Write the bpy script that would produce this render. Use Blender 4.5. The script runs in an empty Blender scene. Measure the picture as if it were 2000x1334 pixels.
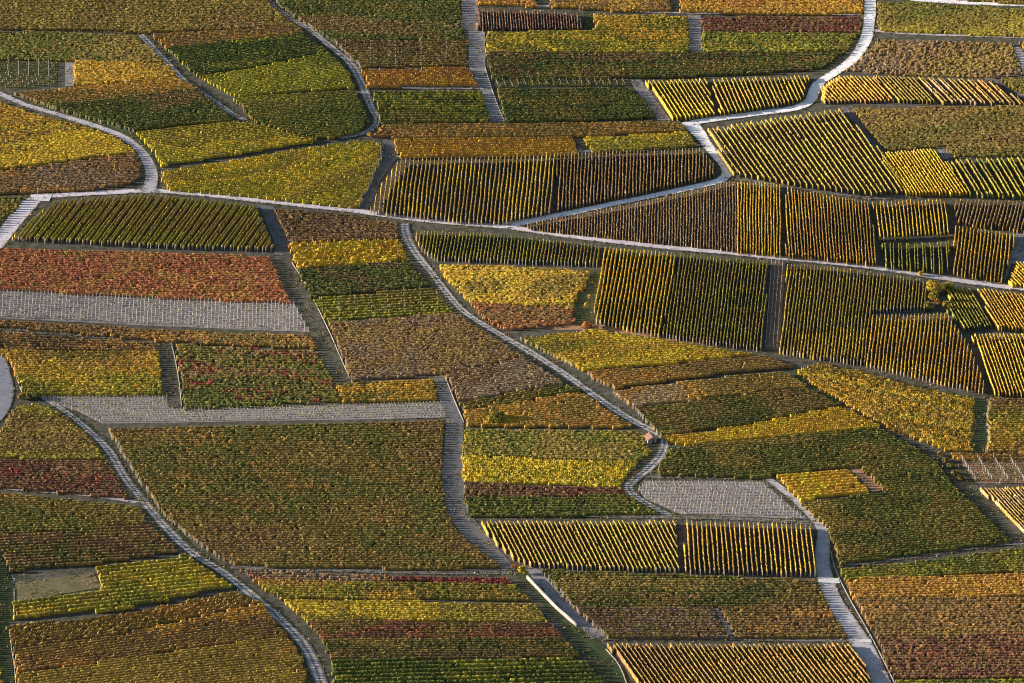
import bpy, bmesh, math
import numpy as np
from mathutils import Vector, Matrix

# ------------------------------------------------------------------ camera
SC = bpy.context.scene
COL = SC.collection
DIST, PITCH, FOCAL = 3000.0, math.radians(25.0), 318.0
CAM = np.array([0.0, -DIST*math.cos(PITCH), DIST*math.sin(PITCH)])
FWD = np.array([0.0, math.cos(PITCH), -math.sin(PITCH)])
UPV = np.array([0.0, math.sin(PITCH), math.cos(PITCH)])
cd = bpy.data.cameras.new('camera'); cam = bpy.data.objects.new('camera', cd)
COL.objects.link(cam)
cam.location = CAM; cam.rotation_euler = (math.pi/2-PITCH, 0, 0)
cd.lens = FOCAL; cd.sensor_width = 36.0; cd.sensor_fit = 'HORIZONTAL'
cd.clip_start = 10.0; cd.clip_end = 20000.0
SC.camera = cam

# ------------------------------------------------------------------ light
SUN_DIR = np.array([1.0, -0.075, 0.0])            # where the light travels, seen from above
SUN_EL = math.radians(12.5)
d = Vector((SUN_DIR[0], SUN_DIR[1], 0)).normalized()*math.cos(SUN_EL); d.z = -math.sin(SUN_EL)
sl = bpy.data.lights.new('sun', 'SUN'); so = bpy.data.objects.new('sun', sl); COL.objects.link(so)
sl.energy = 5.0; sl.angle = math.radians(0.5); sl.color = (1.0, 0.90, 0.80)
so.rotation_mode = 'QUATERNION'; so.rotation_quaternion = d.to_track_quat('-Z', 'Y')
so.location = (-200, 0, 300)
W = bpy.data.worlds.new('World'); SC.world = W; W.use_nodes = True
nt = W.node_tree; nt.nodes.clear()
sky = nt.nodes.new('ShaderNodeTexSky'); sky.sky_type = 'NISHITA'; sky.sun_disc = False
sky.sun_elevation = SUN_EL; sky.sun_rotation = math.atan2(-d.x, -d.y)
bg = nt.nodes.new('ShaderNodeBackground'); bg.inputs[1].default_value = 0.075
wo = nt.nodes.new('ShaderNodeOutputWorld')
nt.links.new(sky.outputs[0], bg.inputs[0]); nt.links.new(bg.outputs[0], wo.inputs[0])
SC.view_settings.view_transform = 'Standard'; SC.view_settings.look = 'None'
SC.view_settings.gamma = 1.0; SC.view_settings.use_curve_mapping = False
SC.view_settings.exposure = 1.42
try:
    SC.cycles.filter_width = 1.1; SC.cycles.max_bounces = 4; SC.cycles.diffuse_bounces = 2; SC.cycles.transmission_bounces = 2
except Exception: pass

rng = np.random.default_rng(7)

# ------------------------------------------------------------------ terrain
def hz(x, y):
    x = np.asarray(x, float); y = np.asarray(y, float)
    f = 1.5*np.sin(x/49+.3)*np.cos(y/73) + 1.3*np.sin((x+1.3*y)/88+1.) + .5*np.sin((x-y)/37+2.)
    r = np.sqrt(x*x+y*y)
    return f*np.clip((1100-r)/500, 0, 1)

def unp(px, py, h=0.0):
    """the ground point (h metres up) seen at a place in the photograph (2000 x 1334)"""
    px = np.asarray(px, float); py = np.asarray(py, float)
    k = 36.0/FOCAL/2000
    a = (px-1000)*k; b = (667-py)*k
    D = np.stack([a + 0*b, FWD[1]+b*UPV[1]+0*a, FWD[2]+b*UPV[2]+0*a], -1)
    z = np.zeros(np.broadcast(a, b).shape)
    for _ in range(6):
        t = (z+h-CAM[2])/D[..., 2]
        x = CAM[0]+t*D[..., 0]; y = CAM[1]+t*D[..., 1]
        z = hz(x, y)
    return np.stack([x, y], -1)

# ------------------------------------------------------------------ materials
def newmat(name):
    m = bpy.data.materials.new(name); m.use_nodes = True
    n = m.node_tree.nodes; l = m.node_tree.links
    return m, n, l, n['Principled BSDF']

def noise(n, l, scale, detail=4, rough=.6, vec=None):
    t = n.new('ShaderNodeTexNoise'); t.inputs['Scale'].default_value = scale
    t.inputs['Detail'].default_value = detail; t.inputs['Roughness'].default_value = rough
    if vec is None:
        g = n.new('ShaderNodeNewGeometry'); vec = g.outputs['Position']
    l.new(vec, t.inputs['Vector'])
    return t.outputs['Fac']

def ramp(n, l, fac, stops):
    r = n.new('ShaderNodeValToRGB'); e = r.color_ramp.elements
    while len(e) < len(stops): e.new(.5)
    for i, (p, c) in enumerate(stops):
        e[i].position = p; e[i].color = (*c, 1)
    l.new(fac, r.inputs[0]); return r.outputs[0]

def mix(n, l, fac, a, b, mode='MIX'):
    m = n.new('ShaderNodeMix'); m.data_type = 'RGBA'; m.blend_type = mode
    for s, v in ((m.inputs[0], fac), (m.inputs[6], a), (m.inputs[7], b)):
        if hasattr(v, 'links'): l.new(v, s)
        elif isinstance(v, (int, float)): s.default_value = v
        else: s.default_value = (*v, 1)
    return m.outputs[2]

def ground_mat(name, stops, scale=.35, fine=2.5, bump=.25, stretch=None):
    m, n, l, b = newmat(name)
    g = n.new('ShaderNodeNewGeometry'); vec = g.outputs['Position']
    if stretch:
        mp = n.new('ShaderNodeMapping'); mp.inputs['Scale'].default_value = stretch
        l.new(vec, mp.inputs[0]); vec = mp.outputs[0]
    c = ramp(n, l, noise(n, l, scale, 6, .65, vec), stops)
    f = noise(n, l, fine, 5, .75, vec)
    f2 = ramp(n, l, f, [(.3, (.55, .55, .55)), (.7, (1.35, 1.35, 1.35))])
    c = mix(n, l, 1.0, c, f2, 'MULTIPLY')
    l.new(c, b.inputs['Base Color'])
    b.inputs['Roughness'].default_value = .95; b.inputs['Specular IOR Level'].default_value = .15
    bp = n.new('ShaderNodeBump'); bp.inputs['Strength'].default_value = bump; bp.inputs['Distance'].default_value = .4
    l.new(f, bp.inputs['Height']); l.new(bp.outputs[0], b.inputs['Normal'])
    return m

M = {}
M['earth'] = ground_mat('earth', [(.3, (.12, .085, .065)), (.5, (.20, .15, .12)), (.7, (.14, .13, .07))])
M['dark'] = ground_mat('dark_earth', [(.3, (.075, .06, .055)), (.55, (.12, .095, .085)), (.7, (.085, .09, .05))])
M['grass'] = ground_mat('grass_cover', [(.3, (.030, .045, .018)), (.55, (.055, .070, .026)), (.75, (.11, .10, .055))])
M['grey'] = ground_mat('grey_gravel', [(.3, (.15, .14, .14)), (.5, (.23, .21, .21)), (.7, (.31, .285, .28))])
M['netted'] = ground_mat('shade_toned_gravel', [(.3, (.085, .08, .08)), (.5, (.145, .135, .14)), (.7, (.085, .10, .06))])  # gravel darkened: the shade on these paths is put into the colour
M['slab'] = ground_mat('clean_concrete', [(.3, (.48, .46, .45)), (.7, (.62, .60, .59))], .5, 2.0, .1)
M['stony'] = ground_mat('stony_soil', [(.3, (.17, .145, .14)), (.5, (.27, .225, .22)), (.7, (.17, .18, .11))])
M['verge'] = ground_mat('verge', [(.3, (.035, .042, .02)), (.45, (.06, .058, .035)), (.6, (.115, .10, .08)), (.75, (.08, .08, .05))], .5)
M['meadow'] = ground_mat('mown_meadow', [(.3, (.09, .09, .035)), (.5, (.15, .125, .06)), (.7, (.20, .14, .09))], .18, 1.6)
M['shrubby'] = ground_mat('dry_herbs', [(.3, (.24, .12, .07)), (.5, (.36, .20, .12)), (.7, (.14, .16, .05))], .45, 1.5)

def road_mat(name, base, edge, tracks, stain):
    """colour across the road comes from the strip's own width coordinate"""
    m, n, l, b = newmat(name)
    at = n.new('ShaderNodeAttribute'); at.attribute_name = 'across'
    u = at.outputs['Fac']
    if tracks:
        c = ramp(n, l, u, [(0, edge), (.12, edge), (.2, base), (.36, base), (.46, tracks), (.54, tracks), (.64, base), (.8, base), (.88, edge)])
    else:
        c = ramp(n, l, u, [(0, edge), (.1, base), (.9, base), (1, edge)])
    s = ramp(n, l, noise(n, l, .25, 6, .7), [(.35, stain), (.6, (1, 1, 1))])
    c = mix(n, l, 1., c, s, 'MULTIPLY')
    f = noise(n, l, 1.6, 5, .75)
    c = mix(n, l, 1., c, ramp(n, l, f, [(.3, (.75, .75, .75)), (.7, (1.15, 1.15, 1.15))]), 'MULTIPLY')
    l.new(c, b.inputs['Base Color']); b.inputs['Roughness'].default_value = .85
    b.inputs['Specular IOR Level'].default_value = .2
    return m
M['concrete'] = road_mat('concrete_road', (.80, .77, .76), (.62, .58, .55), None, (.8, .79, .78))
M['lane'] = road_mat('gravel_lane', (.42, .39, .41), (.24, .21, .18), None, (.72, .70, .68))
M['pale'] = road_mat('pale_lane', (.60, .54, .57), (.34, .30, .27), None, (.74, .72, .71))
M['dim'] = road_mat('dull_farm_lane', (.22, .20, .20), (.11, .10, .08), (.12, .115, .085), (.6, .6, .58))
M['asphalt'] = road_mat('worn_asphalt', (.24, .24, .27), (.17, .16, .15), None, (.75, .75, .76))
M['track'] = road_mat('wheel_track', (.44, .41, .44), (.14, .14, .09), (.17, .17, .14), (.7, .69, .68))

m, n, l, b = newmat('stone_wall'); M['stone'] = m
l.new(ramp(n, l, noise(n, l, 1.2, 6, .7), [(.3, (.15, .135, .11)), (.5, (.27, .24, .20)), (.7, (.37, .335, .29))]), b.inputs['Base Color'])
b.inputs['Roughness'].default_value = .9
m, n, l, b = newmat('weathered_post'); M['post'] = m
l.new(ramp(n, l, noise(n, l, .8, 3), [(.35, (.42, .38, .33)), (.65, (.62, .58, .53))]), b.inputs['Base Color'])
b.inputs['Roughness'].default_value = .8
m, n, l, b = newmat('bark'); M['bark'] = m
l.new(ramp(n, l, noise(n, l, 3, 4), [(.3, (.05, .04, .03)), (.7, (.13, .10, .08))]), b.inputs['Base Color'])
m, n, l, b = newmat('roof_tiles'); M['tiles'] = m
l.new(ramp(n, l, noise(n, l, 2.5, 5), [(.3, (.16, .075, .05)), (.7, (.30, .15, .10))]), b.inputs['Base Color'])
m, n, l, b = newmat('plaster'); M['plaster'] = m
l.new(ramp(n, l, noise(n, l, 1.5, 5), [(.3, (.25, .22, .20)), (.7, (.40, .36, .34))]), b.inputs['Base Color'])
m, n, l, b = newmat('old_wood'); M['wood'] = m
l.new(ramp(n, l, noise(n, l, 4, 5), [(.3, (.06, .04, .03)), (.7, (.14, .09, .06))]), b.inputs['Base Color'])
m, n, l, b = newmat('white_paint'); M['white'] = m
l.new(ramp(n, l, noise(n, l, 3, 3), [(.3, (.70, .70, .68)), (.7, (.82, .82, .80))]), b.inputs['Base Color'])

# leaves: every leaf clump carries its own colour, some light passes through
m, n, l, b = newmat('vine_leaves'); M['leaf'] = m
at = n.new('ShaderNodeAttribute'); at.attribute_name = 'leaf_color'
f = noise(n, l, 6.0, 2)
c = mix(n, l, 1., at.outputs['Color'], ramp(n, l, f, [(.3, (.7, .7, .7)), (.7, (1.25, 1.25, 1.25))]), 'MULTIPLY')
l.new(c, b.inputs['Base Color']); b.inputs['Roughness'].default_value = .75
b.inputs['Specular IOR Level'].default_value = .12
tr = n.new('ShaderNodeBsdfTranslucent'); l.new(c, tr.inputs['Color'])
ms = n.new('ShaderNodeMixShader'); ms.inputs[0].default_value = .22
l.new(b.outputs[0], ms.inputs[1]); l.new(tr.outputs[0], ms.inputs[2])
l.new(ms.outputs[0], n['Material Output'].inputs[0])

# ------------------------------------------------------------------ mesh helpers
def tag(o, label=None, cat=None, group=None, kind=None):
    if label: o['label'] = label
    if cat: o['category'] = cat
    if group: o['group'] = group
    if kind: o['kind'] = kind

def raw_mesh(name, V, F4, mat, cols=None, F3=None):
    """numpy quads (and triangles) to a mesh"""
    me = bpy.data.meshes.new(name)
    n4 = len(F4); n3 = 0 if F3 is None else len(F3)
    me.vertices.add(len(V)); me.vertices.foreach_set('co', np.asarray(V, np.float32).ravel())
    idx = np.asarray(F4, np.int32).ravel()
    st = np.arange(n4, dtype=np.int32)*4
    if n3:
        idx = np.concatenate([idx, np.asarray(F3, np.int32).ravel()])
        st = np.concatenate([st, n4*4+np.arange(n3, dtype=np.int32)*3])
    me.loops.add(len(idx)); me.loops.foreach_set('vertex_index', idx)
    me.polygons.add(n4+n3); me.polygons.foreach_set('loop_start', st)
    me.update(calc_edges=True)
    if cols is not None:
        a = me.attributes.new('leaf_color', 'FLOAT_COLOR', 'FACE')
        c4 = np.ones((len(cols), 4), np.float32); c4[:, :3] = cols
        a.data.foreach_set('color', c4.ravel())
    me.materials.append(mat)
    return me

def link(name, me, parent=None, loc=(0, 0, 0)):
    o = bpy.data.objects.new(name, me); COL.objects.link(o)
    o.location = loc
    if parent: o.parent = parent
    return o

def empty(name, loc):
    o = bpy.data.objects.new(name, None); COL.objects.link(o); o.location = loc
    o.empty_display_size = .5
    return o

def drape(name, poly, mat, dz, origin=(0, 0, 0), cell=10.0):
    """a polygon (world xy) laid on the terrain"""
    bm = bmesh.new()
    bm.faces.new([bm.verts.new((float(p[0]), float(p[1]), 0)) for p in poly])
    lo = np.min(poly, 0); hi = np.max(poly, 0)
    for ax in (0, 1):
        s = math.floor(lo[ax]/cell)*cell+cell
        while s < hi[ax]:
            co = [0, 0, 0]; co[ax] = s; no = [0, 0, 0]; no[ax] = 1
            bmesh.ops.bisect_plane(bm, geom=bm.verts[:]+bm.edges[:]+bm.faces[:], plane_co=co, plane_no=no, dist=1e-4)
            s += cell
    bmesh.ops.triangulate(bm, faces=bm.faces[:])
    bm.normal_update()
    if sum(f.normal.z for f in bm.faces) < 0: bmesh.ops.reverse_faces(bm, faces=bm.faces[:])
    for v in bm.verts:
        v.co = (v.co.x-origin[0], v.co.y-origin[1], float(hz(v.co.x, v.co.y))+dz-origin[2])
    me = bpy.data.meshes.new(name); bm.to_mesh(me); bm.free(); me.materials.append(mat)
    return me

def smooth_line(P, step=4.0):
    P = np.asarray(P, float); Q = np.vstack([2*P[0]-P[1], P, 2*P[-1]-P[-2]]); out = []
    for i in range(1, len(Q)-2):
        k = max(2, int(np.linalg.norm(Q[i+1]-Q[i])/step))
        for t in np.arange(k)/k:
            a, b_, c, e = Q[i-1], Q[i], Q[i+1], Q[i+2]
            out.append(.5*((2*b_)+(-a+c)*t+(2*a-5*b_+4*c-e)*t*t+(-a+3*b_-3*c+e)*t**3))
    out.append(P[-1]); return np.array(out)

EDGES = []; AREAS = []
def strip(name, px, width, mat, dz, widths=None):
    """a road: smooth line given at places in the photo, real width in metres"""
    L = smooth_line(unp(np.array(px)[:, 0], np.array(px)[:, 1]))
    T = np.gradient(L, axis=0); T /= np.linalg.norm(T, axis=1)[:, None]
    N = np.stack([-T[:, 1], T[:, 0]], 1)
    w = np.full(len(L), width, float)
    if widths is not None: w = np.interp(np.linspace(0, 1, len(L)), np.linspace(0, 1, len(widths)), widths)
    w = w + .25*np.sin(np.arange(len(L))*.9)*np.sin(np.arange(len(L))*.37+1)
    us = np.array([0, .12, .2, .36, .46, .54, .64, .8, .88, 1])
    V = []; A = []
    for u in us:
        p = L + N*(w*(.5-u))[:, None]
        V.append(np.column_stack([p, hz(p[:, 0], p[:, 1])+dz])); A.append(np.full(len(L), u))
    V = np.stack(V, 1).reshape(-1, 3); A = np.stack(A, 1).ravel()
    k = len(us); i = np.arange(len(L)-1)[:, None]*k+np.arange(k-1)[None]
    i = i.ravel(); F = np.stack([i, i+1, i+k+1, i+k], 1)[:, ::-1]
    me = raw_mesh(name, V, F, mat)
    if me.polygons[0].normal.z < 0: me.flip_normals()
    EDGES.append(np.vstack([L+N*(w*.5)[:, None], L-N*(w*.5)[:, None]]))
    if mat.name in ('wheel_track', 'dull_farm_lane'): EDGES.append(L)
    a = me.attributes.new('across', 'FLOAT', 'POINT'); a.data.foreach_set('value', A.astype(np.float32))
    o = link(name, me); tag(o, kind='structure'); return o

# ------------------------------------------------------------------ leaf colours
C = dict(dgreen=(.072, .088, .026), green=(.125, .145, .030), olive=(.23, .162, .040), khaki=(.35, .235, .058),
         ygreen=(.36, .31, .035), yellow=(.74, .49, .04), gold=(.64, .345, .045), amber=(.50, .25, .06), orange=(.50, .21, .06),
         rust=(.40, .135, .065), brown=(.26, .145, .06), dbrown=(.17, .10, .05), maroon=(.165, .065, .045),
         red=(.28, .05, .045), mauve=(.255, .172, .11), tan=(.42, .30, .17))

def patch(x, y, seed, s=1.0):
    r = np.random.default_rng(seed); v = 0; tot = 0
    for k in range(7):
        wl = (9+16*r.random())*s*(1 if k > 3 else 2.4); a = r.uniform(0, 6.28); w = 1.0 if k > 3 else 1.5
        dx, dy = math.cos(a)*.55, math.sin(a)             # stretched along the rows (which mostly run left-right)
        v = v + w*np.sin((x*dx+y*dy)*6.28/wl+r.uniform(0, 6.28)); tot += w*w
    return .5+.5*v/math.sqrt(tot)*.85

def row_geometry(p, q, o):
    """one vine row from p to q (world xy): a lumpy leafy hedge, one lump per vine"""
    L = float(np.linalg.norm(q-p)); T = (q-p)/L; N = np.array([-T[1], T[0]])
    h, w = o['h'], o['w']; vs = o['vine']
    step = .36; n = max(3, int(L/step)+1)
    s = np.linspace(0, L, n)
    ph = rng.random()*vs
    vi = ((s+ph)/vs).astype(int); nv = vi[-1]+2
    hv = h*(1+o['jit']*rng.uniform(-1, .75, nv)); wv = w*rng.uniform(.75, 1.2, nv)
    miss = rng.random(nv) < o['miss']
    hv[miss] *= .35; wv[miss] *= .4
    off = rng.normal(0, .05, nv)
    bump = np.abs(np.sin(((s+ph)/vs % 1.0)*math.pi))
    hh = hv[vi]*(1-o['lump']*(1-bump)); ww = wv[vi]*(1-.6*o['lump']*(1-bump))
    cx = p[0]+T[0]*s; cy = p[1]+T[1]*s
    drift = .12*np.sin(s/7+ph*9)
    b0 = o['base']
    prof_x, prof_z = (np.array([-.42, -.5, -.14, .14, .5, .42]), np.array([b0, .72, 1., 1., .72, b0])) if o['steep'] else (np.array([-.42, -.55, -.26, .26, .55, .42]), np.array([b0, .56, 1., 1., .56, b0]))
    lat = ww[:, None]*prof_x[None]+off[vi][:, None]+drift[:, None]+rng.normal(0, .075*w, (n, 6))
    zz = hh[:, None]*prof_z[None]+rng.normal(0, .055, (n, 6))*np.array([0, 1, 1, 1, 1, 0])
    al = rng.normal(0, .09, (n, 6)); al[0] = al[-1] = 0
    X = cx[:, None]+N[0]*lat+T[0]*al; Y = cy[:, None]+N[1]*lat+T[1]*al
    gz = hz(cx, cy)
    Z = gz[:, None]+np.maximum(zz, .05)
    V = np.stack([X, Y, Z], -1).reshape(-1, 3)
    i = (np.arange(n-1)[:, None]*6+np.arange(5)[None]).ravel()
    F = np.stack([i, i+1, i+7, i+6], 1)
    caps = np.array([[0, 5, 4, 1], [1, 4, 3, 2], [(n-1)*6+0, (n-1)*6+1, (n-1)*6+4, (n-1)*6+5], [(n-1)*6+1, (n-1)*6+2, (n-1)*6+3, (n-1)*6+4]])
    sv = np.repeat((s[:-1]+s[1:])/2, 5)
    # loose shoots standing out of the hedge
    k = int(L*o['leaves']); ls = rng.random(k)*L
    lvi = ((ls+ph)/vs).astype(int); keep = ~miss[lvi]; ls = ls[keep]; lvi = lvi[keep]; k = len(ls)
    bl = np.abs(np.sin(((ls+ph)/vs % 1.0)*math.pi))
    lh = hv[lvi]*(1-o['lump']*(1-bl))*(.45+.62*rng.random(k)**.6)
    ll = off[lvi]+wv[lvi]*rng.uniform(-.55, .55, k)
    px = p[0]+T[0]*ls+N[0]*ll; py = p[1]+T[1]*ls+N[1]*ll
    P = np.stack([px, py, hz(px, py)+lh], -1)
    A = rng.normal(size=(k, 3)); A /= np.linalg.norm(A, axis=1)[:, None]
    B = np.cross(A, rng.normal(size=(k, 3))); B /= np.linalg.norm(B, axis=1)[:, None]+1e-9
    sz = rng.uniform(.09, .19, k)[:, None]*(.8 if h > 1.7 else 1)
    A *= sz; B *= sz
    LV = np.stack([P-A-B, P+A-B*.7, P+A*.9+B, P-A*.8+B], 1).reshape(-1, 3)
    LF = len(V)+np.arange(k*4).reshape(-1, 4)
    V = np.vstack([V, LV]); F = np.vstack([F, caps, LF])
    fs = np.concatenate([sv, [0, 0, L, L], ls])
    fv = ((fs+ph)/vs).astype(int)
    # colour: palette chosen by patches of the plot, then by vine, then by leaf
    vc = np.clip((np.arange(nv)+.5)*vs-ph, 0, L)
    vx = p[0]+T[0]*vc; vy = p[1]+T[1]*vc
    g = o['grad']; u = (o['ytop']-vy)/max(1., o['ytop']-o['ybot'])
    t = (1-g)*patch(vx, vy, o['seed'], o['ps'])+g*u
    pal = o['pal']; K = len(pal)
    pal = pal*.72+pal.mean(0)*.28                  # neighbouring vines of one plot are alike
    fi = np.clip(t, 0, .9999)*K+rng.normal(0, o['mixv'], nv)
    ci = np.clip(fi, 0, K-1e-3).astype(int)
    vcol = pal[ci]*(1+rng.normal(0, .09, (nv, 1)))
    if o['alt'] is not None and o['rowi'] % 2: vcol = C2(o['alt'])*(1+rng.normal(0, .2, (nv, 1)))
    if o['spot']:
        sp = (patch(vx, vy, o['seed']+99, .35) > .72) & (rng.random(nv) < o['spot'][1])
        vcol[sp] = C2(o['spot'][0])
    fc = vcol[np.clip(fv, 0, nv-1)]
    m2 = len(fc)
    sw = rng.random(m2) < .14; kk = rng.random(m2) < .07
    fc[sw] = pal[rng.integers(0, K, sw.sum())]
    fc[kk] = C2('khaki')*1.15
    fc = fc*(1+rng.normal(0, .16, (m2, 1)))
    br = rng.random(m2) < .08; fc[br] = fc[br]*1.6
    return V, F, np.clip(fc, .008, .8)

def C2(name): return np.array(C[name])

def grow(P, e):
    A = .5*np.sum(P[:, 0]*np.roll(P[:, 1], -1)-np.roll(P[:, 0], -1)*P[:, 1]); s = 1 if A > 0 else -1
    d0 = P-np.roll(P, 1, 0); d1 = np.roll(P, -1, 0)-P
    n0 = np.stack([d0[:, 1], -d0[:, 0]], 1)*s; n1 = np.stack([d1[:, 1], -d1[:, 0]], 1)*s
    n0 /= np.linalg.norm(n0, axis=1)[:, None]+1e-9; n1 /= np.linalg.norm(n1, axis=1)[:, None]+1e-9
    m_ = n0+n1; return P+m_*(e/np.maximum(.5, 1+(n0*n1).sum(1)))[:, None]

def clip_rows(poly, dirv, spacing, pair=0, jitter=0):
    T = dirv/np.linalg.norm(dirv); N = np.array([-T[1], T[0]])
    a = poly@T; b_ = poly@N
    n = len(poly); out = []; v = b_.min()+spacing*.2; k = 0
    while v < b_.max()-.2:
        xs = []
        for i in range(n):
            j = (i+1) % n
            if (b_[i] <= v) != (b_[j] <= v):
                xs.append(a[i]+(v-b_[i])/(b_[j]-b_[i])*(a[j]-a[i]))
        xs.sort()
        for c in range(0, len(xs)-1, 2):
            s0, s1 = xs[c]+.1, xs[c+1]-.1
            if s1-s0 > 1.6: out.append((T*s0+N*v, T*s1+N*v, k))
        k += 1
        v += spacing*((1-pair) if k % 2 else (1+pair))
    return out

_posts = {}
def post_mesh(h, t):
    key = (round(h, 2), round(t, 2))
    if key not in _posts:
        V = []
        for z, r in ((-.05, t), (h*.96, t*.85), (h, t*.5)):
            V += [(-r/2, -r/2, z), (r/2, -r/2, z), (r/2, r/2, z), (-r/2, r/2, z)]
        F = [[0+4*k+i, 4*k+(i+1) % 4, 4*k+4+(i+1) % 4, 4*k+4+i] for k in (0, 1) for i in range(4)]+[[8, 9, 10, 11]]
        _posts[key] = raw_mesh('post', np.array(V), F, M['post'])
    return _posts[key]

def stakes_row(p, q, o):
    """a row of thin stakes, some with a small young vine"""
    L = float(np.linalg.norm(q-p)); T = (q-p)/L
    s = np.arange(.2, L, o['stake']); n = len(s)
    s = s+rng.normal(0, .05, n); keep = rng.random(n) > .06; s = s[keep]; n = len(s)
    if n < 1: return None
    x = p[0]+T[0]*s+rng.normal(0, .05, n); y = p[1]+T[1]*s+rng.normal(0, .05, n); z = hz(x, y)
    h = o['h']*rng.uniform(.85, 1.08, n); r = o['sw']/2
    cs = np.array([[-r, -r], [r, -r], [r, r], [-r, r]])
    lean = rng.normal(0, .04, (n, 2))
    V = np.zeros((n, 8, 3))
    for k in range(4):
        V[:, k] = np.stack([x+cs[k, 0], y+cs[k, 1], z], -1)
        V[:, k+4] = np.stack([x+cs[k, 0]*.8+lean[:, 0], y+cs[k, 1]*.8+lean[:, 1], z+h], -1)
    bf = np.array([[0, 1, 5, 4], [1, 2, 6, 5], [2, 3, 7, 6], [3, 0, 4, 7], [4, 5, 6, 7]])
    F = (np.arange(n)[:, None, None]*8+bf[None]).reshape(-1, 4)
    return V.reshape(-1, 3), F

def young_leaves(p, q, o):
    L = float(np.linalg.norm(q-p)); T = (q-p)/L
    k = int(L*o['leaves']); ls = rng.random(k)*L
    px = p[0]+T[0]*ls+rng.normal(0, .12, k); py = p[1]+T[1]*ls+rng.normal(0, .12, k)
    P = np.stack([px, py, hz(px, py)+rng.uniform(.15, .8, k)], -1)
    A = rng.normal(size=(k, 3)); A /= np.linalg.norm(A, axis=1)[:, None]
    B = np.cross(A, rng.normal(size=(k, 3))); B /= np.linalg.norm(B, axis=1)[:, None]+1e-9
    A *= .15; B *= .15
    V = np.stack([P-A-B, P+A-B, P+A+B, P-A+B], 1).reshape(-1, 3)
    pal = o['pal']; c = pal[rng.integers(0, len(pal), k)]*(1+rng.normal(0, .25, (k, 1)))
    return V, np.arange(k*4).reshape(-1, 4), np.clip(c, .01, .8)

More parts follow.
